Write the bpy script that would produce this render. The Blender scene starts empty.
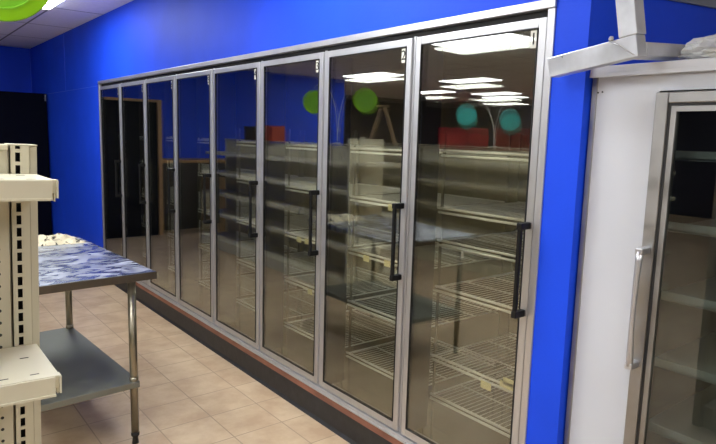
import bpy, bmesh, math, random
from mathutils import Vector, Matrix, noise
random.seed(7)
SC = bpy.context.scene
COL = SC.collection

# ------------------------------------------------------------------ helpers
class MB:
    def __init__(s): s.bm = bmesh.new()
    def _mark(s): return set(s.bm.verts), set(s.bm.faces)
    def box(s, x0, x1, y0, y1, z0, z1, bev=0.0, M=None, mi=0):
        v = [s.bm.verts.new((x, y, z)) for x in (x0, x1) for y in (y0, y1) for z in (z0, z1)]
        fs = [s.bm.faces.new([v[i] for i in q]) for q in
              ((0,1,3,2),(4,6,7,5),(0,4,5,1),(2,3,7,6),(0,2,6,4),(1,5,7,3))]
        for f in fs: f.material_index = mi
        vs = v
        if bev > 0:
            es = list({e for f in fs for e in f.edges})
            r = bmesh.ops.bevel(s.bm, geom=es, offset=bev, segments=2, affect='EDGES', profile=0.5)
            vs = list({w for f in r['faces'] for w in f.verts} | {w for w in v if w.is_valid})
            for f in r['faces']: f.material_index = mi
        if M is not None: bmesh.ops.transform(s.bm, matrix=M, verts=vs)
        return s
    def tube(s, pts, r, seg=10, cap=True, mi=0):
        pts = [Vector(p) for p in pts]
        rs = r if isinstance(r, (list, tuple)) else [r]*len(pts)
        rings = []; up = None
        for i, p in enumerate(pts):
            t = (pts[min(i+1, len(pts)-1)] - pts[max(i-1, 0)]).normalized()
            if up is None:
                up = Vector((0,0,1)) if abs(t.z) < .9 else Vector((1,0,0))
            a = t.cross(up)
            if a.length < 1e-5: a = t.cross(Vector((0,1,0)))
            a.normalize(); b = a.cross(t).normalized(); up = b
            rings.append([s.bm.verts.new(p + (a*math.cos(2*math.pi*k/seg) + b*math.sin(2*math.pi*k/seg))*rs[i]) for k in range(seg)])
        for A, B in zip(rings, rings[1:]):
            for k in range(seg):
                f = s.bm.faces.new((A[k], A[(k+1)%seg], B[(k+1)%seg], B[k])); f.smooth = True; f.material_index = mi
        if cap:
            s.bm.faces.new(rings[0][::-1]).material_index = mi
            s.bm.faces.new(rings[-1]).material_index = mi
        return s
    def disc(s, c, n, prof, seg=48, mi=0):
        """lathe: prof list of (radius, height along n)"""
        c = Vector(c); n = Vector(n).normalized()
        a = n.orthogonal().normalized(); b = n.cross(a)
        rings = []
        for r, h in prof:
            if r < 1e-6: rings.append([s.bm.verts.new(c + n*h)])
            else: rings.append([s.bm.verts.new(c + n*h + (a*math.cos(2*math.pi*k/seg)+b*math.sin(2*math.pi*k/seg))*r) for k in range(seg)])
        for A, B in zip(rings, rings[1:]):
            for k in range(seg):
                q = []
                q += [A[0]] if len(A) == 1 else [A[k], A[(k+1)%seg]]
                q += [B[0]] if len(B) == 1 else [B[(k+1)%seg], B[k]]
                f = s.bm.faces.new(q); f.material_index = mi
        return s
    def prism(s, poly, y0, y1, axis='y', mi=0):
        """poly: list of (a,b); extruded along axis"""
        def P(a, b, t): return {'y': (a, t, b), 'x': (t, a, b), 'z': (a, b, t)}[axis]
        A = [s.bm.verts.new(P(a, b, y0)) for a, b in poly]; B = [s.bm.verts.new(P(a, b, y1)) for a, b in poly]
        n = len(poly)
        s.bm.faces.new(A); s.bm.faces.new(B[::-1])
        for i in range(n): s.bm.faces.new((A[i], A[(i+1)%n], B[(i+1)%n], B[i]))
        return s
    def build(s, name, mat, parent=None, loc=None):
        bmesh.ops.recalc_face_normals(s.bm, faces=s.bm.faces)
        me = bpy.data.meshes.new(name); s.bm.to_mesh(me); s.bm.free()
        for m in (mat if isinstance(mat, (list, tuple)) else [mat]): me.materials.append(m)
        o = bpy.data.objects.new(name, me); COL.objects.link(o)
        if parent is not None:
            o.parent = parent
            W = Vector()
            p = parent
            while p is not None: W += p.location; p = p.parent
            if WORLD[0]: o.location = -W
        return o
WORLD = [True]      # parts are modelled in world coordinates under unrotated empties

def thing(name, label, cat, loc, group=None):
    o = bpy.data.objects.new(name, None); COL.objects.link(o)
    o.location = loc; o.empty_display_size = .1
    o['label'] = label; o['category'] = cat
    if group: o['group'] = group
    return o
def tag(o, label, cat, group=None):
    o['label'] = label; o['category'] = cat
    if group: o['group'] = group
    return o
def struct(o): o['kind'] = 'structure'; return o
def dup(root, loc, label=None):
    r = root.copy(); COL.objects.link(r); r.location = loc
    if label: r['label'] = label
    for ch in list(root.children):
        c = ch.copy(); COL.objects.link(c); c.parent = r
        for g in list(ch.children):
            d = g.copy(); COL.objects.link(d); d.parent = c
    return r
def text_bm(mb, txt, M, size, mi=0):
    cu = bpy.data.curves.new('t', 'FONT'); cu.body = txt; cu.size = size; cu.align_x = 'CENTER'; cu.align_y = 'CENTER'
    cu.extrude = 0.0004
    ob = bpy.data.objects.new('t', cu); COL.objects.link(ob)
    bpy.context.view_layer.update()
    me = bpy.data.meshes.new_from_object(ob.evaluated_get(bpy.context.evaluated_depsgraph_get()))
    me.transform(M)
    n0 = len(mb.bm.faces)
    mb.bm.from_mesh(me)
    mb.bm.faces.ensure_lookup_table()
    for f in mb.bm.faces[n0:]: f.material_index = mi
    bpy.data.objects.remove(ob); bpy.data.curves.remove(cu); bpy.data.meshes.remove(me)

# ------------------------------------------------------------------ materials
def s2l(c): return tuple(((v/255)/12.92 if v/255 <= .04045 else ((v/255+.055)/1.055)**2.4) for v in c) + (1,)
def mat(name, rgb, rough=.5, metal=0., var=0., vscale=8., bump=0., bscale=60., stretch=(1,1,1), spec=.5, rvar=0.):
    m = bpy.data.materials.new(name); m.use_nodes = True
    nt = m.node_tree; b = nt.nodes['Principled BSDF']
    col = s2l(rgb)
    b.inputs['Base Color'].default_value = col; b.inputs['Roughness'].default_value = rough; b.inputs['Metallic'].default_value = metal
    b.inputs['Specular IOR Level'].default_value = spec
    tc = nt.nodes.new('ShaderNodeTexCoord'); mp = nt.nodes.new('ShaderNodeMapping'); mp.inputs['Scale'].default_value = stretch
    nt.links.new(tc.outputs['Object'], mp.inputs['Vector'])
    n = nt.nodes.new('ShaderNodeTexNoise'); n.inputs['Scale'].default_value = vscale; n.inputs['Detail'].default_value = 6
    nt.links.new(mp.outputs['Vector'], n.inputs['Vector'])
    if var > 0:
        r = nt.nodes.new('ShaderNodeValToRGB')
        r.color_ramp.elements[0].position = .3; r.color_ramp.elements[1].position = .7
        r.color_ramp.elements[0].color = tuple(max(0, v*(1-var)) for v in col[:3]) + (1,)
        r.color_ramp.elements[1].color = tuple(min(1, v*(1+var)) for v in col[:3]) + (1,)
        nt.links.new(n.outputs['Fac'], r.inputs['Fac']); nt.links.new(r.outputs['Color'], b.inputs['Base Color'])
    if rvar > 0:
        mr = nt.nodes.new('ShaderNodeMapRange'); mr.inputs['From Min'].default_value = .3; mr.inputs['From Max'].default_value = .7
        mr.inputs['To Min'].default_value = max(.02, rough-rvar); mr.inputs['To Max'].default_value = rough+rvar
        nt.links.new(n.outputs['Fac'], mr.inputs['Value']); nt.links.new(mr.outputs['Result'], b.inputs['Roughness'])
    if bump > 0:
        n2 = nt.nodes.new('ShaderNodeTexNoise'); n2.inputs['Scale'].default_value = bscale; n2.inputs['Detail'].default_value = 3
        nt.links.new(mp.outputs['Vector'], n2.inputs['Vector'])
        bp = nt.nodes.new('ShaderNodeBump'); bp.inputs['Strength'].default_value = bump; bp.inputs['Distance'].default_value = .01
        nt.links.new(n2.outputs['Fac'], bp.inputs['Height']); nt.links.new(bp.outputs['Normal'], b.inputs['Normal'])
    return m

BLUE = mat('blue_paint', (25, 74, 228), .55, var=.07, vscale=2.2, bump=.06, bscale=90, spec=.2)
BLUE_SEAM = mat('blue_seam', (40, 84, 232), .4)
NAVY = mat('navy_black', (4, 7, 24), .6, spec=.06)
ALU = mat('satin_aluminium', (196, 197, 201), .36, .85, var=.04, vscale=30, stretch=(1,1,.05), rvar=.06)
ALU_D = mat('dull_aluminium', (158, 157, 156), .45, 1., var=.10, vscale=14, rvar=.12)
FRAME_TUBE = mat('scuffed_tube', (196, 200, 208), .42, .6, var=.14, vscale=14, rvar=.15, bump=.05, bscale=25)
STEEL = mat('stainless', (176, 180, 186), .33, 1., var=.16, vscale=5, stretch=(1,.35,1), rvar=.14)
STEEL_EDGE = mat('steel_edge', (104, 98, 88), .4, 1., var=.08, vscale=12)  # dark floor reflection put into the colour of the table's front edge
STEEL_LEG = mat('stainless_leg', (150, 144, 128), .28, 1., var=.12, vscale=10)
GALV = mat('galvanised', (136, 138, 130), .62, 1., var=.1, vscale=16, rvar=.1)
BLACK = mat('black_plastic', (8, 8, 9), .45, spec=.3)
RUBBER = mat('black_rubber', (16, 16, 17), .55)
COVE = mat('black_cove', (30, 31, 34), .5, var=.35, vscale=14, bump=.1, bscale=30)
BROWN = mat('brown_strip', (132, 86, 70), .6, var=.35, vscale=12, stretch=(1,.4,1))
CREAM = mat('cream_metal', (208, 203, 180), .45, var=.04, vscale=6)
CREAM_DIRTY = mat('cream_upright', (196, 190, 166), .5, var=.10, vscale=9, stretch=(1,1,.4))
WHITE_ENAMEL = mat('white_enamel', (198, 202, 210), .4, var=.02, vscale=3)
WHITE_P = mat('white_label', (232, 232, 228), .5)
OLIVE = mat('cooler_lining', (108, 100, 78), .6, var=.08, vscale=3)
OLIVE_D = mat('cooler_mullion', (42, 40, 34), .5, var=.1, vscale=5)
POST = mat('dull_post', (112, 106, 90), .5, .3)
WIRE = mat('zinc_wire', (244, 244, 236), .35, .1)
TAG = mat('price_tag', (244, 234, 178), .6, var=.08, vscale=40)
GREEN = mat('green_enamel', (128, 190, 0), .35, spec=.4)
GREEN_IN = mat('green_inner', (112, 178, 30), .4)
TEAL = mat('teal_enamel', (30, 150, 150), .4)
TEAL_IN = mat('teal_inner', (46, 172, 170), .4)
WOOD = mat('oak_wood', (168, 132, 90), .5, var=.15, vscale=5, stretch=(6,6,.6))
LADDER_W = mat('ladder_wood', (196, 170, 138), .55, var=.15, vscale=8)
RED = mat('red_paint', (150, 24, 42), .45)
REDBOX = mat('red_card', (168, 52, 36), .6)
DARKBOX = mat('dark_card', (46, 42, 46), .6)
GREYW = mat('warm_grey_wall', (120, 112, 106), .7, var=.05)
GREYBAND = mat('grey_trim', (120, 128, 142), .5)
DUSK = mat('dark_wall', (44, 42, 60), .7)
WALLW = mat('pale_wall', (214, 212, 206), .7, var=.03)
DARKIN = mat('freezer_lining', (44, 50, 50), .55)
SHELF_G = mat('freezer_shelf', (190, 196, 196), .5)

def glass(name, tint, f0, rough=.0):
    m = bpy.data.materials.new(name); m.use_nodes = True; nt = m.node_tree; nt.nodes.clear()
    out = nt.nodes.new('ShaderNodeOutputMaterial'); mix = nt.nodes.new('ShaderNodeMixShader')
    tr = nt.nodes.new('ShaderNodeBsdfTransparent'); tr.inputs['Color'].default_value = tint
    gl = nt.nodes.new('ShaderNodeBsdfGlossy'); gl.inputs['Roughness'].default_value = rough
    gl.inputs['Color'].default_value = (.97, 1, .98, 1)
    lw = nt.nodes.new('ShaderNodeLayerWeight'); lw.inputs['Blend'].default_value = .5
    pw = nt.nodes.new('ShaderNodeMath'); pw.operation = 'POWER'; pw.inputs[1].default_value = 4.0
    ma = nt.nodes.new('ShaderNodeMath'); ma.operation = 'MULTIPLY_ADD'; ma.inputs[1].default_value = 1-f0; ma.inputs[2].default_value = f0
    nt.links.new(lw.outputs['Facing'], pw.inputs[0]); nt.links.new(pw.outputs[0], ma.inputs[0]); nt.links.new(ma.outputs[0], mix.inputs['Fac'])
    nt.links.new(tr.outputs[0], mix.inputs[1]); nt.links.new(gl.outputs[0], mix.inputs[2]); nt.links.new(mix.outputs[0], out.inputs['Surface'])
    return m
GLASS = glass('cooler_glass', (.93, .93, .90, 1), .07)
GLASS_F = glass('freezer_glass', (.62, .66, .64, 1), .07)

def emis(name, col, st):
    m = bpy.data.materials.new(name); m.use_nodes = True; nt = m.node_tree; nt.nodes.clear()
    out = nt.nodes.new('ShaderNodeOutputMaterial'); e = nt.nodes.new('ShaderNodeEmission')
    e.inputs['Color'].default_value = col; e.inputs['Strength'].default_value = st
    nt.links.new(e.outputs[0], out.inputs['Surface']); return m
DIFFUSER = emis('lamp_diffuser', (.96, .985, 1, 1), 9.0)

def grid_mat(name, base, line, px, py, ox, oy, w, rough, var=.0, vscale=3., tilevar=.0, bump=.3, vcol=None):
    """rectangular tiles pitched px,py in object x,y, joints of half-width w"""
    m = bpy.data.materials.new(name); m.use_nodes = True; nt = m.node_tree; b = nt.nodes['Principled BSDF']
    N = nt.nodes.new; L = nt.links.new
    tc = N('ShaderNodeTexCoord'); sp = N('ShaderNodeSeparateXYZ'); L(tc.outputs['Object'], sp.inputs[0])
    def mth(op, a, c=None, d=None):
        n = N('ShaderNodeMath'); n.operation = op
        for i, v in enumerate((a, c, d)):
            if v is None: continue
            if isinstance(v, (int, float)): n.inputs[i].default_value = v
            else: L(v, n.inputs[i])
        return n.outputs[0]
    def axis(o, p, off):
        t = mth('DIVIDE', mth('SUBTRACT', o, off), p)
        fl = mth('FLOOR', t); fr = mth('SUBTRACT', t, fl)
        d = mth('MULTIPLY', mth('MINIMUM', fr, mth('SUBTRACT', 1.0, fr)), p)
        return fl, d
    fx, dx = axis(sp.outputs[0], px, ox); fy, dy = axis(sp.outputs[1], py, oy)
    d = mth('MINIMUM', dx, dy)
    mask = N('ShaderNodeMapRange'); L(d, mask.inputs['Value'])
    mask.inputs['From Min'].default_value = w*.6; mask.inputs['From Max'].default_value = w*1.3
    n1 = N('ShaderNodeTexNoise'); n1.inputs['Scale'].default_value = vscale; n1.inputs['Detail'].default_value = 8; n1.inputs['Roughness'].default_value = .62
    L(tc.outputs['Object'], n1.inputs['Vector'])
    cb = N('ShaderNodeCombineXYZ'); L(fx, cb.inputs[0]); L(fy, cb.inputs[1])
    wn = N('ShaderNodeTexWhiteNoise'); wn.noise_dimensions = '2D'; L(cb.outputs[0], wn.inputs['Vector'])
    f = mth('ADD', mth('MULTIPLY', mth('SUBTRACT', n1.outputs['Fac'], .5), 2.2), mth('MULTIPLY', mth('SUBTRACT', wn.outputs['Value'], .5), tilevar))
    f = mth('ADD', f, .5)
    r = N('ShaderNodeValToRGB'); L(f, r.inputs['Fac'])
    c = s2l(base); v2 = s2l(vcol) if vcol else tuple(k*(1-var) for k in c[:3])+(1,)
    r.color_ramp.elements[0].position = .2; r.color_ramp.elements[1].position = .8
    r.color_ramp.elements[0].color = v2; r.color_ramp.elements[1].color = c
    mx = N('ShaderNodeMix'); mx.data_type = 'RGBA'; L(mask.outputs['Result'], mx.inputs[0])
    mx.inputs[6].default_value = s2l(line); L(r.outputs['Color'], mx.inputs[7]); L(mx.outputs[2], b.inputs['Base Color'])
    b.inputs['Roughness'].default_value = rough
    bp = N('ShaderNodeBump'); bp.inputs['Strength'].default_value = bump; bp.inputs['Distance'].default_value = .002
    L(mask.outputs['Result'], bp.inputs['Height']); L(bp.outputs['Normal'], b.inputs['Normal'])
    return m
FLOOR_M = grid_mat('beige_floor_tile', (198, 176, 147), (150, 130, 108), .305, .305, -.195, 1.80, .0032, .42, vscale=4.5, tilevar=.22, vcol=(176, 150, 122))
CEIL_M = grid_mat('ceiling_tile', (240, 238, 242), (120, 118, 122), .61, 1.22, -.49, 5.42, .011, .9, vscale=30, tilevar=.15, vcol=(232, 230, 235), bump=.5)

def peg_mat():
    m = bpy.data.materials.new('pegboard'); m.use_nodes = True; nt = m.node_tree; b = nt.nodes['Principled BSDF']
    N = nt.nodes.new; L = nt.links.new
    tc = N('ShaderNodeTexCoord'); sp = N('ShaderNodeSeparateXYZ'); L(tc.outputs['Object'], sp.inputs[0])
    def mth(op, a, c=None):
        n = N('ShaderNodeMath'); n.operation = op
        for i, v in enumerate((a, c)):
            if v is None: continue
            if isinstance(v, (int, float)): n.inputs[i].default_value = v
            else: L(v, n.inputs[i])
        return n.outputs[0]
    def ax(o):
        t = mth('DIVIDE', o, .0254); return mth('SUBTRACT', mth('FRACT', mth('ADD', t, 200.)), .5)
    a = ax(sp.outputs[0]); c = ax(sp.outputs[2])
    d = mth('SQRT', mth('ADD', mth('MULTIPLY', a, a), mth('MULTIPLY', c, c)))
    g = mth('LESS_THAN', d, .13)
    mx = N('ShaderNodeMix'); mx.data_type = 'RGBA'; L(g, mx.inputs[0]); mx.inputs[6].default_value = s2l((192, 186, 162)); mx.inputs[7].default_value = (.01, .01, .01, 1)
    L(mx.outputs[2], b.inputs['Base Color']); b.inputs['Roughness'].default_value = .5
    return m
PEG = peg_mat()

# stainless top with whitish smears (wear)
def smear_steel():
    m = mat('smeared_stainless', (150, 158, 172), .24, 1.)
    nt = m.node_tree; b = nt.nodes['Principled BSDF']; N = nt.nodes.new; L = nt.links.new
    tc = N('ShaderNodeTexCoord'); mp = N('ShaderNodeMapping'); mp.inputs['Scale'].default_value = (3.2, 6.2, 1); mp.inputs['Rotation'].default_value = (0, 0, .25)
    L(tc.outputs['Object'], mp.inputs['Vector'])
    n = N('ShaderNodeTexNoise'); n.inputs['Scale'].default_value = 1.9; n.inputs['Detail'].default_value = 7; n.inputs['Distortion'].default_value = 1.6
    L(mp.outputs['Vector'], n.inputs['Vector'])
    r = N('ShaderNodeValToRGB'); r.color_ramp.elements[0].position = .48; r.color_ramp.elements[1].position = .68
    r.color_ramp.elements[0].color = (0, 0, 0, 1); r.color_ramp.elements[1].color = (.6, .6, .6, 1)
    L(n.outputs['Fac'], r.inputs['Fac'])
    dif = N('ShaderNodeBsdfDiffuse'); dif.inputs['Color'].default_value = s2l((196, 200, 214))
    mx = N('ShaderNodeMixShader'); L(r.outputs['Color'], mx.inputs['Fac']); L(b.outputs[0], mx.inputs[1]); L(dif.outputs[0], mx.inputs[2])
    L(mx.outputs[0], nt.nodes['Material Output'].inputs['Surface'])
    mr = N('ShaderNodeMapRange'); mr.inputs['To Min'].default_value = .16; mr.inputs['To Max'].default_value = .4
    L(n.outputs['Fac'], mr.inputs['Value']); L(mr.outputs['Result'], b.inputs['Roughness'])
    return m
SMEAR = smear_steel()

# ------------------------------------------------------------------ camera
CAM = Vector((-1.95859, -1.38009, 1.66989))
Fv = Vector((.61733643, .7740126, -.14071329)); Rv = Vector((.78391663, -.62026337, .02735088)); Uv = Vector((.06610937, .12719218, .98967252))
cam = bpy.data.cameras.new('camera'); cam.sensor_width = 36; cam.lens = 606.48/716*36; cam.clip_start = .05; cam.clip_end = 100
co = bpy.data.objects.new('camera', cam); COL.objects.link(co)
M = Matrix((Rv, Uv, -Fv)).transposed().to_4x4(); M.translation = CAM; co.matrix_world = M
SC.camera = co

# ------------------------------------------------------------------ room shell
P = .70399; NB = 8; LEN = P*NB
HC = 2.845; YF = 9.19; PIL = -.172; HEAD = 2.179; JM = -.036
def sbox(name, m, *boxes):
    b = MB()
    for q in boxes: b.box(*q)
    return struct(b.build(name, m))
sbox('floor', FLOOR_M, (-13.1, 3.1, -5.1, 13.1, -.1, 0))
sbox('ceiling', CEIL_M, (-13.1, 3.1, -5.1, 13.1, HC, HC+.1))
sbox('wall_right', BLUE, (0, .1, JM, LEN+.03, HEAD, HC), (0, .1, PIL, JM, 0, HC), (0, .1, LEN+.03, YF, 0, HC))
sbox('wall_far', BLUE, (-6.0, .1, YF, YF+.12, 0, HC))
sbox('wall_recess', NAVY, (-6.0, -5.9, YF+.12, 13, 0, HC))
sbox('wall_back_room', DUSK, (-13, -6.0, 13, 13.1, 0, HC))
sbox('wall_left', DUSK, (-13.1, -13, -5, 13, 0, HC))
sbox('wall_behind', WALLW, (-13, 3, -5.1, -5, 0, HC))
sbox('wall_side', WALLW, (3, 3.1, -5, PIL, 0, HC))
sbox('wall_cooler_side', BLUE, (.1, 3, PIL, PIL+.06, 0, HC))
b = MB(); b.box(1.5, 1.56, PIL+.06, LEN+.4, 0, 2.6); b.box(.1, 1.5, LEN+.4, LEN+.46, 0, 2.6); struct(b.build('wall_cooler_lining', OLIVE))
sbox('ceiling_cooler', OLIVE, (.1, 1.56, PIL+.06, LEN+.46, 2.6, 2.66))
sbox('floor_cooler', OLIVE, (.1, 1.5, PIL+.06, LEN+.4, 0, .06))
# paint seams between the wall panels
sbox('trim_1', BLUE_SEAM, (-.003, 0, 7.10, 7.108, 2.135, HC), (-.003, 0, LEN+.05, 9.18, 2.128, 2.134), (-.006, 0, 9.18, 9.19, 2.16, HC))
# grey trim board along the cooler side wall
b = MB(); b.prism([(.1, 2.203), (2.9, 2.40), (2.9, 2.50), (.1, 2.31)], PIL-.012, PIL); struct(b.build('trim_2', GREYBAND))
# cove base with a flared toe, brown strip above
b = MB(); b.prism([(0, 0), (-.022, 0), (-.016, .006), (-.008, .018), (-.006, .138), (0, .140)], PIL, LEN+.03)
b.prism([(0, 0), (-.022, 0), (-.016, .006), (-.008, .018), (-.006, .138), (0, .140)], LEN+.03, YF)
struct(b.build('baseboard_right', COVE))
sbox('trim_3', BROWN, (-.010, 0, JM, LEN+.03, .140, .181))

# ------------------------------------------------------------------ cooler front
cooler = thing('glass_door_cooler', 'long bank of eight silver framed glass cooler doors set in the blue wall', 'cooler', (0, LEN/2, 0))
b = MB()
b.box(-.010, .09, JM, LEN+.03, 2.147, HEAD, .003)          # header
b.box(-.006, .09, JM, -.004, .18, 2.146, .003)               # near jamb
b.box(-.006, .09, LEN, LEN+.03, .18, 2.146, .003)             # far jamb
b.box(-.012, .09, .0, LEN, .18, .207, .003)                   # sill
b.box(-.018, -.010, JM, LEN+.03, .18, .190, .002)
b.build('frame', ALU, cooler)
b = MB(); b.box(.02, .09, -.0005, LEN, 0, .18); b.build('kick_plate', OLIVE_D, cooler)
b = MB()
for k in range(0, NB+1):
    y = k*P
    a, c = (y-.03, y+.03)
    if k == 0: a = .0
    if k == NB: c = LEN
    b.box(.022, .17, a, c, .207, 2.10, .004)
b.build('mullions', OLIVE_D, cooler)
b = MB(); b.box(.022, .09, -.004, LEN, 2.10, 2.147); b.box(.0, .022, -.0039, -.0012, .207, 2.146); b.build('header_gap_shade', RUBBER, cooler)  # black backing stands in for shadow in the header and jamb gaps
for k in range(1, NB):
    b = MB(); b.box(.008, .0215, k*P-.004, k*P+.009, .208, 2.125, .002); b.build('mullion_strip', ALU, cooler)
TILT = (.42, .36, .25, .2, .1, .15, .1, .1)
def door(k):
    y0 = k*P+(.010 if k else -.001); y1 = (k+1)*P-.018; z0, z1 = .211, 2.118
    st = .034; xf, xb = -.003, .016
    root = None
    b = MB()
    b.box(xf, xb, y0, y0+st, z0, z1, .003); b.box(xf, xb, y1-st, y1, z0, z1, .003)
    b.box(xf, xb, y0+st, y1-st, z1-.034, z1, .003); b.box(xf, xb, y0+st, y1-st, z0, z0+.040, .003)
    d = b.build('door', ALU, cooler)
    g = MB(); i0, i1, j0, j1 = y0+st, y1-st, z0+.040, z1-.034; t = .004
    g.box(-.006, .010, i0, i0+t, j0, j1); g.box(-.006, .010, i1-t, i1, j0, j1); g.box(-.006, .010, i0+t, i1-t, j0, j0+t); g.box(-.006, .010, i0+t, i1-t, j1-t, j1)
    # black rubber seal round the outside of the leaf
    e = .005
    g.box(.017, .021, y0+e, y0+.03, z0+e, z1-e); g.box(.017, .021, y1-.03, y1-e, z0+e, z1-e); g.box(.017, .021, y0+.03, y1-.03, z1-.03, z1-e); g.box(.017, .021, y0+.03, y1-.03, z0+e, z0+.03)
    g.build('gasket', RUBBER, d)
    g = MB(); g.box(-.002, .001, i0+t, i1-t, j0+t, j1-t); g.build('glass_pane', GLASS, d)
    th = math.radians(-TILT[k]); zc = (j0+j1)/2       # the inner light of the double glazing never sits quite parallel
    IM = Matrix.Translation((.0105, 0, zc)) @ Matrix.Rotation(-th, 4, 'Y')
    g = MB(); g.box(-.001, .001, i0+t, i1-t, j0+t-zc, j1-t-zc, 0, IM); g.build('inner_glass_pane', GLASS, d)
    h = MB(); hy = y0+.019
    h.box(-.062, -.047, hy-.009, hy+.009, 1.000, 1.342, .004)
    h.box(-.064, -.003, hy-.012, hy+.012, 0.986, 1.014, .004); h.box(-.064, -.003, hy-.012, hy+.012, 1.333, 1.360, .004)
    h.build('handle', BLACK, d)
    n = MB(); ly0, ly1 = i0+.006, i0+.034; lz0, lz1 = j1-.072, j1-.008
    n.box(-.0012, -.0002, ly0, ly1, lz0, lz1, mi=0)
    TM = Matrix.Translation((-.0018, (ly0+ly1)/2, (lz0+lz1)/2)) @ Matrix(((0,0,-1,0),(-1,0,0,0),(0,1,0,0),(0,0,0,1)))
    text_bm(n, str(k+1), TM, .062, 1)
    nl = n.build('number_label', [WHITE_P, BLACK], d); nl['label'] = 'white sticker numbered %d' % (k+1)
    return d
for k in range(NB): door(k)

# ------------------------------------------------------------------ wire shelving inside the cooler
ZSH = (.385, .59, .945, 1.175, 1.335, 1.61)
ZSH2 = (.387, .705, 1.015, 1.325, 1.60)
def shelving(k, levels, label):
    y0 = k*P+.034; y1 = (k+1)*P-.034; x0, x1 = .19, .79
    t = thing('wire_shelving_unit', label, 'shelving', ((x0+x1)/2, (y0+y1)/2, .06), 'wire shelving inside the cooler')
    for x, y in ((x0+.01, y0), (x0+.01, y1), (x1-.01, y0), (x1-.01, y1)):
        q = MB(); q.box(x-.006, x+.006, y-.006, y+.006, .06, 1.70, .002)
        q.build('post', POST, t)
    for z in levels:
        w = MB(); r = .0028
        for zz in (z, z-.022):
            w.tube([(x0-.015, y0+.004, zz), (x0-.015, y1-.004, zz)], .0065, 6)
            w.tube([(x1, y0+.004, zz), (x1, y1-.004, zz)], .004, 6)
        for y in (y0+.012, y1-.012):
            w.tube([(x0-.015, y, z-.004), (x1, y, z-.004)], .0045, 6)
        for xx in (x0+.2, x0+.4): w.tube([(xx, y0+.012, z-.006), (xx, y1-.012, z-.006)], .0035, 5)
        n = 22
        for i in range(1, n):
            y = y0+.012+(y1-y0-.024)*i/n
            w.tube([(x0-.016, y, z), (x1, y, z)], .0019, 4, cap=False)
        w.build('wire_shelf', WIRE, t)
    return t
ORD = ['1', '2', '3', '4', '5', '6', '7', '8']
units = []
for k in range(NB):
    units.append(shelving(k, ZSH if k == 0 else ZSH2, 'pale wire shelving unit seen through the glass door numbered %s' % ORD[k]))
def price_tag(k, y, z, w=.05, h=.034):
    q = MB(); q.box(.162, .1635, y-w/2, y+w/2, z-h/2, z+h/2)
    q.build('price_tag', TAG, units[k])
for y, z in ((.31, .555), (.185, .612), ): price_tag(0, y, z, .06, .035)
price_tag(0, .19, .596, .085, .03)
for y, z in ((1.197, .990), (1.018, .994), (1.0, 1.298)): price_tag(1, y, z)
for y, z in ((1.889, .992), (1.795, .993), (1.751, .675)): price_tag(2, y, z)

# ------------------------------------------------------------------ white reach-in unit at the right
UY0, UY1 = -1.17, -.181; UX0, UX1 = .04, .86; UT = 1.930
un = thing('reach_in_freezer', 'tall white reach-in freezer with one glass door right of the blue pillar', 'freezer', ((UX0+UX1)/2, (UY0+UY1)/2, 0))
DY0, DY1 = -1.10, -.418; DZ0, DZ1 = .22, 1.833
b = MB()
b.box(UX0+.003, UX1, UY1-.012, UY1, .08, 1.90); b.box(UX0+.003, UX1, UY0, UY0+.04, .08, 1.90)
b.box(UX1-.03, UX1, UY0+.04, UY1-.012, .08, 1.90); b.box(UX0+.003, UX1-.03, UY0+.04, UY1-.012, .08, .20); b.box(UX0+.003, UX1-.03, UY0+.04, UY1-.012, 1.84, 1.90)
b.box(UX0+.003, UX0+.06, DY1+.004, UY1-.012, .20, 1.84)       # wide white front panel beside the door
b.box(UX0+.003, UX0+.06, UY0+.04, DY0-.004, .20, 1.84)
b.box(UX0+.06, UX1-.03, DY1+.02, DY1+.05, .20, 1.84)
b.box(UX0+.06, UX1-.05, UY0+.06, UY1-.03, 0, .08)
b.build('body', WHITE_ENAMEL, un)
b = MB(); b.box(UX0-.002, UX0+.03, UY1-.016, UY1+.004, .08, 1.895, .002); b.build('corner_trim', ALU_D, un)
b = MB(); b.box(UX0-.022, UX1, UY0, UY1+.004, 1.902, UT, .004); b.box(UX0-.022, UX0-.016, UY0, UY1+.004, 1.892, 1.905, .001); b.build('top_cap', WHITE_ENAMEL, un)
b = MB()
for yy, zz in ((-.200, 1.842), (-.216, 1.844)):
    b.disc((UX0+.003, yy, zz), (-1, 0, 0), [(.003, 0), (.003, .002), (0, .0025)], 10)
b.build('rivets', BLACK, un)
b = MB(); b.box(UX0+.06, UX0+.064, DY0, DY1+.02, .21, 1.84); 
lining = MB(); lining.box(UX1-.034, UX1-.031, DY0, DY1+.02, .21, 1.84); lining.box(UX0+.07, UX1-.034, DY1+.016, DY1+.0195, .21, 1.84); lining.box(UX0+.07, UX1-.034, DY0-.02, DY0-.0165, .21, 1.84)
lining.build('lining', DARKIN, un); b.bm.free()
for z in (.42, .66, .90, 1.14, 1.38, 1.62):
    s = MB(); s.box(UX0+.10, UX1-.05, DY0-.012, DY1+.01, z, z+.006); s.box(UX0+.10, UX0+.106, DY0-.012, DY1+.01, z-.002, z+.030); s.build('shelf', SHELF_G, un)
st = .041; xf, xb = .012, UX0+.001
b = MB()
b.box(xf, xb, DY1-st, DY1, DZ0, DZ1, .003); b.box(xf, xb, DY0, DY0+st, DZ0, DZ1, .003)
b.box(xf, xb, DY0+st, DY1-st, DZ1-.034, DZ1, .003); b.box(xf, xb, DY0+st, DY1-st, DZ0, DZ0+.05, .003)
fd = b.build('door', ALU_D, un)
i0, i1, j0, j1 = DY0+st, DY1-st, DZ0+.05, DZ1-.034
g = MB(); t = .009
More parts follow.
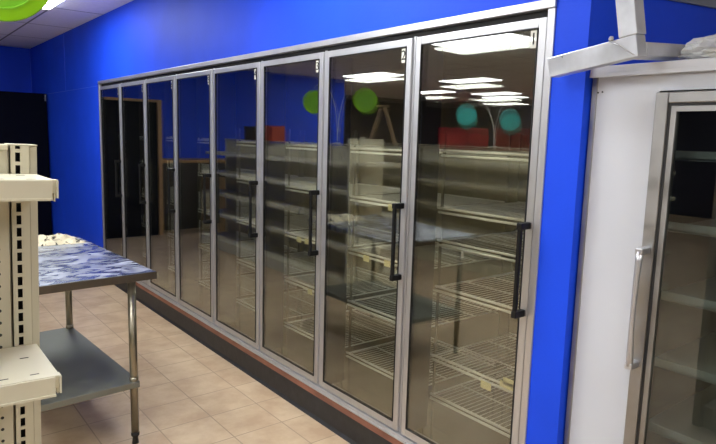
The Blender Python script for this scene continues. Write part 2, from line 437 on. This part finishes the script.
for a in ((i0, i0+t, j0, j1), (i1-t, i1, j0, j1), (i0+t, i1-t, j0, j0+t), (i0+t, i1-t, j1-t, j1)): g.box(xf+.004, xb, *a)
g.build('gasket', RUBBER, fd)
g = MB(); i0 += t; i1 -= t; j0 += t; j1 -= t; t = .017
for a in ((i0, i0+t, j0, j1), (i1-t, i1, j0, j1), (i0+t, i1-t, j0, j0+t), (i0+t, i1-t, j1-t, j1)): g.box(xf+.006, xb, *a)
g.build('inner_frame', ALU_D, fd)
g = MB(); g.box(xf+.014, xf+.020, i0+t, i1-t, j0+t, j1-t); g.build('glass_pane', GLASS_F, fd)
h = MB(); hy = DY1-.019
pts = []
for i in range(13):
    s = i/12; z = .936+s*.388
    pts.append((xf-.045-.010*math.sin(math.pi*s), hy, z))
h.tube(pts, [.012-.004*math.sin(math.pi*i/12) for i in range(13)], 10)
for z in (.936, 1.324):
    h.box(xf-.056, xf, hy-.013, hy+.013, z-.011, z+.011, .004)
h.build('handle', ALU, fd)

# ------------------------------------------------------------------ square tube frame corner leaning over the unit
def ray(u, v): return Fv + Rv*((u-358)/606.48) - Uv*((v-222)/606.48)
K = CAM + ray(632.5, 48)*1.88
axis = ray(632.5, 48).normalized()
RM = Matrix.Rotation(math.radians(-9.5), 3, axis)
ex, ey, ez = RM @ Vector((1,0,0)), RM @ Vector((0,1,0)), RM @ Vector((0,0,1))
TF = Matrix((ex, ey, ez)).transposed().to_4x4(); TF.translation = K
fr = thing('metal_tube_frame', 'square aluminium tube corner with an upright above the white freezer top', 'frame', tuple(K))
hs = .033
b = MB(); b.box(-hs, hs-.010, -hs+.001, .285, -hs, hs, .0025, TF); b.build('tube_arm', FRAME_TUBE, fr)
b = MB(); b.box(hs-.009, .56, -hs, hs-.01, -hs+.002, .012, .0025, TF); b.build('tube_arm', FRAME_TUBE, fr)
b = MB(); b.box(-hs-.002, hs-.012, -hs-.004, hs-.010, hs+.0005, .855, .0025, TF); b.build('upright', FRAME_TUBE, fr)
b = MB()   # weld bead across the mitre and a small bolt
b.tube([TF @ Vector((-hs-.001, .055, hs-.001)), TF @ Vector((-hs-.002, .02, .012)), TF @ Vector((-hs-.001, -.022, -hs+.006))], .0022, 6)
b.disc(TF @ Vector((-hs-.001, .046, hs+.006)), TF.to_3x3() @ Vector((-1, 0, 0)), [(.008, 0), (.008, .004), (.004, .007), (0, .007)], 12)
b.build('weld', ALU, fr)

# clear plastic bag on the freezer top
def blob(name, c, r, amp, fr_, m, sub=4, flat=None, parent=None, seed=0.):
    bm = bmesh.new(); bmesh.ops.create_icosphere(bm, subdivisions=sub, radius=1)
    for v in bm.verts:
        n = noise.fractal(v.co*fr_ + Vector((seed, 3.1, 7.7)), .8, 2.1, 4)
        rid = 1-abs(noise.noise(v.co*fr_*1.7+Vector((9+seed, 1, 2))))*2
        p = v.co*(1 + amp*n + amp*.5*rid)
        v.co = Vector((p.x*r[0], p.y*r[1], p.z*r[2])) + Vector(c)
        if flat is not None and v.co.z < flat: v.co.z = flat
    mb = MB(); mb.bm.free(); mb.bm = bm
    return mb.build(name, m, parent)
def bag_mat():
    m = bpy.data.materials.new('clear_film'); m.use_nodes = True; nt = m.node_tree; b = nt.nodes['Principled BSDF']
    b.inputs['Base Color'].default_value = s2l((214, 216, 214)); b.inputs['Roughness'].default_value = .18
    tr = nt.nodes.new('ShaderNodeBsdfTransparent'); mx = nt.nodes.new('ShaderNodeMixShader'); mx.inputs[0].default_value = .55
    nt.links.new(tr.outputs[0], mx.inputs[1]); nt.links.new(b.outputs[0], mx.inputs[2]); nt.links.new(mx.outputs[0], nt.nodes['Material Output'].inputs['Surface'])
    return m
bag = thing('plastic_bag', 'crumpled clear plastic bag of cream stuff lying on the white freezer top', 'bag', (.12, -.60, UT))
blob('film', (.115, -.575, UT+.034), (.055, .115, .042), .34, 2.1, bag_mat(), 4, UT+.0005, bag)
blob('contents', (.122, -.60, UT+.020), (.036, .085, .024), .3, 2.4, mat('cream_contents', (214, 204, 172), .7, var=.1, vscale=30), 3, UT+.001, bag, 2.)

# ------------------------------------------------------------------ stainless work table
TX0, TX1, TY0, TY1, TZ = -1.62, -.857, 1.66, 2.92, .95
tb = thing('work_table', 'stainless steel work table with a lower shelf beside the cream shelving', 'table', (TX1-.102, TY0+.083, 0))
tb.rotation_euler.z = math.radians(3)
b = MB()
b.prism([(TX0, TZ-.040), (TX0+.012, TZ-.002), (TX0+.02, TZ), (TX1-.02, TZ), (TX1-.006, TZ-.003), (TX1, TZ-.012), (TX1, TZ-.034), (TX1-.006, TZ-.042), (TX0+.012, TZ-.042)], TY0+.006, TY1)
b.box(TX0+.002, TX1-.002, TY0, TY0+.0065, TZ-.041, TZ-.0015, .003)
tt = b.build('tabletop', SMEAR, tb)
b = MB(); b.box(TX0+.002, TX1-.001, TY0-.004, TY0-.0002, TZ-.042, TZ-.003, .0015); b.build('front_flange', STEEL_EDGE, tt)
LX = (TX0+.095, TX1-.102); LY = (TY0+.083, TY1-.073)
for x in LX:
    for y in LY:
        b = MB(); b.tube([(x, y, .06), (x, y, TZ-.042)], .0205, 20); b.tube([(x, y, .345), (x, y, .375)], .0235, 20)
        lg = b.build('leg', STEEL_LEG, tb)
        b = MB(); b.tube([(x, y, .062), (x, y, .045), (x, y, .035), (x, y, .0)], [.0222, .0215, .014, .018], 18); b.build('foot', RUBBER, lg)
b = MB(); b.box(LX[0]-.035, LX[1]+.022, LY[0]-.026, LY[1]+.026, .318, .352, .003); b.build('undershelf', GALV, tb)

# crumpled cloth at the far end of the table
def cloth_mat():
    m = mat('crumpled_print', (200, 190, 160), .7); nt = m.node_tree; b = nt.nodes['Principled BSDF']
    tc = nt.nodes.new('ShaderNodeTexCoord'); n = nt.nodes.new('ShaderNodeTexNoise'); n.inputs['Scale'].default_value = 24; n.inputs['Detail'].default_value = 3; n.inputs['Distortion'].default_value = .8
    r = nt.nodes.new('ShaderNodeValToRGB'); r.color_ramp.elements[0].position = .37; r.color_ramp.elements[1].position = .47
    r.color_ramp.elements[0].color = s2l((48, 42, 36)); r.color_ramp.elements[1].color = s2l((206, 196, 166))
    nt.links.new(tc.outputs['Object'], n.inputs['Vector']); nt.links.new(n.outputs['Fac'], r.inputs['Fac']); nt.links.new(r.outputs['Color'], b.inputs['Base Color'])
    return m
bm = bmesh.new(); NX = 44
gv = []
for i in range(NX+1):
    row = []
    for j in range(NX+1):
        s, t = i/NX*2-1, j/NX*2-1
        rr = max(abs(s), abs(t))
        hgt = max(0, 1-rr**2.2)*.040 + (1-rr**6)*.026*noise.fractal(Vector((s*2.6, t*2.6, 1.3)), .9, 2, 4)
        wob = 1+.12*noise.noise(Vector((s*2, t*2, 5)))
        row.append(bm.verts.new((-1.15+s*.20*wob, 2.76+t*.11*wob, TZ+.0015+max(0, hgt))))
    gv.append(row)
for i in range(NX):
    for j in range(NX):
        f = bm.faces.new((gv[i][j], gv[i+1][j], gv[i+1][j+1], gv[i][j+1])); f.smooth = True
mb = MB(); mb.bm.free(); mb.bm = bm
tag(mb.build('crumpled_cloth', cloth_mat()), 'crumpled cream and dark cloth heaped at the far end of the steel table', 'cloth')

# ------------------------------------------------------------------ cream shelving end at the left
gd = thing('gondola_shelving', 'cream metal gondola shelving with slotted upright at the left edge', 'shelving', (-2.2, 0, .0125))
gd.rotation_euler.y = math.radians(1.6)      # the old unit leans a little
GXR = -1.743; GW = .92
def slotted(xr, y, z0, z1, parent, sgn=-1):
    b = MB()
    # front plate made of two strips and the rungs between the slots
    b.box(xr-.052, xr-.0405, y, y+.003, z0, z1)
    b.box(xr-.0315, xr-.016, y, y+.003, z0, z1)
    n = int((z1-z0)/.0254)
    for i in range(n+1):
        zc = z1-.010-i*.0254
        if zc-.005 > z0: b.box(xr-.0405, xr-.0315, y, y+.003, zc-.0035, zc+.0035)
    b.box(xr-.052, xr-.049, y, y+.05, z0, z1); b.box(xr-.019, xr-.016, y+.003, y+.05, z0, z1)
    b.box(xr-.0155, xr, y+.006, y+.05, z0, z1, .002)
    b.box(xr-.049, xr-.019, y+.047, y+.05, z0, z1)
    b.box(xr-.052, xr, y-.0005, y+.052, z1, z1+.003, .001)
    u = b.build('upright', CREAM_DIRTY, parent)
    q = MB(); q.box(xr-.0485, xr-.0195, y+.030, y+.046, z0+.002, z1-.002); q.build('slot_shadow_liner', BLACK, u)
    return u
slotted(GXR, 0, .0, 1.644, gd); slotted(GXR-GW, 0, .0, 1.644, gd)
b = MB(); b.box(GXR-GW+.001, GXR-.0535, .004, .016, .12, 1.634); pb = b.build('back_panel', PEG, gd)
b = MB(); b.box(GXR-GW+.001, GXR-.0535, -.004, .03, 1.634, 1.646, .002); b.build('top_rail', CREAM_DIRTY, gd)
b = MB(); b.box(GXR-GW+.02, GXR-.02, -.42, -.003, 0, .12, .004); b.box(GXR-GW+.01, GXR-.012, -.44, -.003, .12, .15, .003); b.build('base', CREAM, gd)
SXR = -1.735; SXL = SXR-.87
for z, yf, SXR in ((1.231, -.215, -1.751), (1.588, -.185, -1.746)):
    SXL = SXR-.86
    b = MB()
    b.box(SXL, SXR, yf+.006, -.002, z-.024, z, .0015)
    for x in (SXR-.002, SXL): b.box(x, x+.002, yf+.02, -.002, z-.040, z-.004)
    # row of small slots punched along the front of the deck
    for i in range(16):
        for yy in (yf+.030, yf+.13): b.box(SXR-.045-i*.05, SXR-.030-i*.05, yy, yy+.003, z+.0002, z+.0006, mi=1)
    sh = b.build('shelf', [CREAM, DARKBOX], gd)
    q = MB()
    q.box(SXL, SXR-.009, yf, yf+.004, z-.034, z, .001)
    q.box(SXL, SXR+.001, yf+.004, yf+.020, z-.004, z+.001)
    q.box(SXR-.002, SXR+.001, yf-.001, yf+.010, z-.032, z)
    q.box(SXL, SXR-.009, yf-.004, yf+.001, z-.036, z-.032)
    q.build('price_rail', CREAM, sh)

# ------------------------------------------------------------------ round signs on goosenecks
def sign_stand(base, tips, normal, mats, label, R=.138):
    base = Vector(base)
    t = thing('gooseneck_sign_stand', label, 'sign', tuple(base))
    b = MB(); b.disc(base, (0,0,1), [(0, .0005), (.05, .0005), (.05, .008), (.02, .014), (0, .014)], 24); b.build('base', WHITE_P, t)
    for tip in tips:
        tip = Vector(tip)
        top = tip + Vector((0,0,R+.03))
        pts = []
        for i in range(15):
            s = i/14
            p0, p1, p2, p3 = base+Vector((0,0,.01)), base+Vector((0,0,(top.z-base.z)*1.05)), Vector((top.x*.7+base.x*.3, top.y*.7+base.y*.3, top.z+.10)), top
            pts.append(p0*(1-s)**3+p1*3*s*(1-s)**2+p2*3*s*s*(1-s)+p3*s**3)
        q = MB(); q.tube(pts, .004, 8); q.tube([top, tip+Vector((0,0,R-.004))], .002, 6); arm = q.build('gooseneck', WHITE_P, t)
        q = MB(); n = Vector(normal).normalized()
        q.disc(tip, n, [(0, -.010), (R, -.010), (R, .004), (R-.004, .008), (R*.74, .010)], 64)
        dsc = q.build('sign_disc', mats[0], t)
        q = MB(); q.disc(tip, n, [(R*.755, .004), (R*.755, .0125), (R*.73, .0125), (R*.72, .006), (0, .006)], 64); q.build('inner_disc', mats[1], dsc)
    return t
c1 = CAM + ray(-3, -32)*1.62
sign_stand((-2.05, .03, 1.6685), [tuple(c1)], tuple(CAM-c1+Vector((-.4, 0, -.35))), [GREEN, GREEN_IN], 'round lime green sign hanging at the top left corner before the ceiling')
MX = Vector((-1, 1, 1))

# ------------------------------------------------------------------ gondola runs seen mirrored in the glass
GH = 1.56
def gondola_unit(loc, label):
    WORLD[0] = False
    t = thing('double_gondola', label, 'shelving', loc, 'gondola runs across the aisle')
    L_ = 1.2; d = .45
    b = MB(); b.box(-d, d, -L_/2+.003, L_/2-.003, 0, .14, .004); b.build('base', CREAM, t)
    b = MB(); b.box(-.02, .02, -L_/2+.03, L_/2-.03, .14, GH-.01); b.build('back_panel', CREAM_DIRTY, t)
    for y in (-L_/2+.016, L_/2-.016):
        b = MB(); b.box(-.035, .035, y-.013, y+.013, .14, GH, .002); b.build('upright', CREAM, t)
    b = MB(); b.box(-.05, .05, -L_/2+.003, L_/2-.003, GH, GH+.012, .003); b.build('top_rail', CREAM, t)
    for s in (-1, 1):
        for z in (.50, .80, 1.10, 1.38):
            w = d-.04 if z < 1.2 else d-.10
            b = MB(); x0, x1 = sorted((s*.036, s*w))
            b.box(x0, x1, -L_/2+.008, L_/2-.008, z-.018, z, .002)
            x0, x1 = sorted((s*w, s*(w+.006))); b.box(x0, x1, -L_/2+.008, L_/2-.008, z-.036, z+.004, .001)
            b.build('shelf', CREAM, t)
    WORLD[0] = True
    return t
XR1, XR2 = -2.28, -4.35
g0 = gondola_unit((XR1, 4.2, 0), 'cream gondola unit mirrored in the glass, first of its run beyond the steel table')
for i, nm in enumerate(('second', 'third')):
    dup(g0, (XR1, 4.2+1.2*(i+1), 0), 'cream gondola unit mirrored in the glass, %s of its run beyond the steel table' % nm)
for i, nm in enumerate(('first', 'second', 'third', 'fourth')):
    dup(g0, (XR2, 2.2+1.2*i, 0), 'cream gondola in the farther mirrored run under the teal signs, %s from near end' % nm)
sign_stand((XR1, 4.36, GH+.0125), [(XR1+.16, 4.62, 2.05), (XR1-.12, 4.02, 2.07)], (.6, -.8, 0), [GREEN, GREEN_IN], 'pair of green round signs on goosenecks mirrored in doors 2 and 3', .135)
sign_stand((XR2+.0, 3.75, GH+.0125), [(XR2+.30, 3.98, 1.98), (XR2+.03, 3.49, 1.92)], (.6, -.8, 0), [TEAL, TEAL_IN], 'pair of teal round signs on goosenecks mirrored in the door numbered 1', .135)
ep = thing('gondola_end_display', 'pale cream upright end display with small shelves mirrored in the door numbered 2', 'shelving', (-2.06, 3.5, 0))
b = MB(); b.box(-2.29, -1.83, 3.545, 3.575, .1, 1.64, .004); b.build('back_panel', CREAM, ep)
b = MB(); b.box(-2.02, -1.96, 3.515, 3.544, .1, 1.66, .003); b.build('upright', CREAM_DIRTY, ep)
b = MB(); b.box(-2.29, -1.83, 3.26, 3.575, 0, .1, .004); b.build('base', CREAM, ep)
for z in (.55, 1.0, 1.40):
    b = MB(); b.box(-2.28, -1.84, 3.27, 3.514, z-.03, z, .003); b.build('shelf', CREAM, ep)
def carton(name, c, sx, sy, sz, m, label):
    x, y, z = c; b = MB(); b.box(x-sx, x+sx, y-sy, y+sy, z, z+sz, .004)
    b.box(x-sx-.001, x+sx+.001, y-sy-.001, y+sy+.001, z+sz*.72, z+sz*.75)
    return tag(b.build(name, m), label, 'box')
carton('red_box', (XR1, 5.85, GH+.0125), .10, .16, .20, REDBOX, 'red carton on a gondola top mirrored in the doors numbered 3 and 4')
carton('dark_box', (XR1, 6.32, GH+.0125), .10, .15, .19, DARKBOX, 'dark carton on a gondola top mirrored in the door numbered 4')

# wooden step ladder
ld = thing('step_ladder', 'wooden step ladder mirrored behind the shelving in the door numbered 2', 'ladder', (-4.72, 6.4, 0))
LT = Matrix.Translation((-4.72, 6.4, 0)) @ Matrix.Rotation(math.radians(-52), 4, 'Z')    # local y: the direction it is spread
lp = lambda x, y, z: LT @ Vector((x, y, z))
for q in (-1, 1):
    b = MB(); b.tube([lp(.24*q, -.72, 0), lp(.14*q, -.02, 2.15)], .036, 4); b.build('rail', LADDER_W, ld)
    b = MB(); b.tube([lp(.24*q, .72, 0), lp(.13*q, .05, 2.12)], .028, 4); b.build('rear_leg', LADDER_W, ld)
for i in range(7):
    f = (i+1)*.27/2.15; y = -.72+.70*f; w = .23-.09*f
    b = MB(); b.box(-w, w, y-.05, y+.05, 2.15*f-.012, 2.15*f+.012, .003, LT); b.build('step', LADDER_W, ld)
b = MB(); b.box(-.18, .18, -.10, .11, 2.15, 2.18, .004, LT); b.build('top_step', LADDER_W, ld)

# dark tall cabinet in the far corner, wooden edging
cb = thing('tall_cabinet', 'black tall cabinet standing in the far left corner against the blue wall', 'cabinet', (-.78, 8.6, 0))
b = MB(); b.box(-1.55, -.012, 8.17, 9.15, 0, 2.135, .004); b.build('body', NAVY, cb)
for x0, x1 in ((-1.545, -.785), (-.78, -.017)):
    b = MB(); b.box(x0, x1, 8.145, 8.168, .08, 2.13, .003); dd = b.build('door', NAVY, cb)
b = MB(); b.box(-1.62, -1.556, 8.13, 8.21, 0, 2.14, .003); b.box(-1.62, -.76, 8.12, 8.143, 2.10, 2.14, .003); b.build('wood_trim', WOOD, cb)
b = MB(); b.box(-.040, -.022, 8.142, 8.1445, 2.03, 2.12); b.build('edge_strip', GREYBAND, cb)
# wooden counter on the far wall
ct = thing('wooden_counter', 'light wooden counter with a box, mirrored in the door numbered 5', 'counter', (-2.6, 8.8, 0))
b = MB(); b.box(-3.2, -1.75, 8.5, 9.15, .1, 1.14, .004); b.box(-3.15, -1.8, 8.55, 9.15, 0, .1); b.build('body', DARKBOX, ct)
b = MB(); b.box(-3.23, -1.72, 8.46, 9.17, 1.141, 1.19, .005); b.build('worktop', WOOD, ct)
carton('brown_carton', (-2.55, 8.2, 0), .18, .16, .9, mat('kraft', (150, 122, 88), .7), 'tall brown carton before the wooden counter, mirrored in door 5')
# red cabinets across the room
for i, (x, y, n) in enumerate(((-10.6, 9.9, 'left'), (-10.6, 8.0, 'right'))):
    r = thing('red_cabinet', 'dark red cabinet mirrored low in the door numbered 1, %s one of two' % n, 'cabinet', (x, y, 0), 'red cabinets across the room')
    b = MB(); b.box(x-.4, x+.4, y-.55, y+.55, 0, 1.95, .01); b.build('body', RED, r)
    b = MB(); b.box(x+.401, x+.42, y-.53, y-.01, .1, 1.9, .004); b.build('door', RED, r)
    b = MB(); b.box(x+.401, x+.42, y+.01, y+.53, .1, 1.9, .004); b.build('door', RED, r)

# ------------------------------------------------------------------ ceiling lights
def troffer(k, y0, label, group=None):
    x1 = -.49-.61*k; x0 = x1-.61; y1 = y0+1.22
    t = thing('ceiling_light', label, 'light', ((x0+x1)/2, (y0+y1)/2, HC), group)
    b = MB(); w = .028; z0, z1 = HC-.012, HC-.0005
    for a in ((x0, x0+w, y0, y1), (x1-w, x1, y0, y1), (x0+w, x1-w, y0, y0+w), (x0+w, x1-w, y1-w, y1)): b.box(a[0], a[1], a[2], a[3], z0, z1)
    b.build('frame', WHITE_P, t)
    b = MB(); b.box(x0+w, x1-w, y0+w, y1-w, HC-.030, HC-.001); b.build('diffuser', DIFFUSER, t)
troffer(0, 4.20, 'white ceiling light panel beside the green sign at the top left')
troffer(5, 2.98, 'long ceiling light mirrored topmost in the door numbered 1')
troffer(11, 6.4, 'ceiling light mirrored second from the top in the door numbered 1')
troffer(8, 7.25, 'ceiling light mirrored at the top of the door numbered 2')
troffer(14, 9.3, 'small ceiling light mirrored third down at the left of the door numbered 1')
troffer(16, 8.2, 'small ceiling light mirrored low at the right of the door numbered 1')
troffer(18, 8.9, 'faintest ceiling light mirrored lowest of all in the door numbered 1')
for k, y in ((0, .54), (0, -3.12), (5, -.68), (5, -4.0), (10, 1.76), (14, -.68), (2, 1.76), (3, -.68), (7, .54), (17, 4.0)):  # unseen panels, added to brighten the room
    troffer(k, y, 'white ceiling light panel added out of view to light the room', 'added ceiling lights out of view')

# ------------------------------------------------------------------ world, render settings
w = bpy.data.worlds.new('world'); SC.world = w; w.use_nodes = True
w.node_tree.nodes['Background'].inputs[0].default_value = (.8, .85, 1, 1); w.node_tree.nodes['Background'].inputs[1].default_value = .0
SC.view_settings.view_transform = 'Standard'; SC.view_settings.look = 'None'; SC.view_settings.gamma = 1; SC.view_settings.use_curve_mapping = False
SC.view_settings.exposure = 1.0
SC.cycles.max_bounces = 14; SC.cycles.diffuse_bounces = 6; SC.cycles.glossy_bounces = 6; SC.cycles.transparent_max_bounces = 24
SC.cycles.use_denoising = True
SC.cycles.sample_clamp_indirect = 6
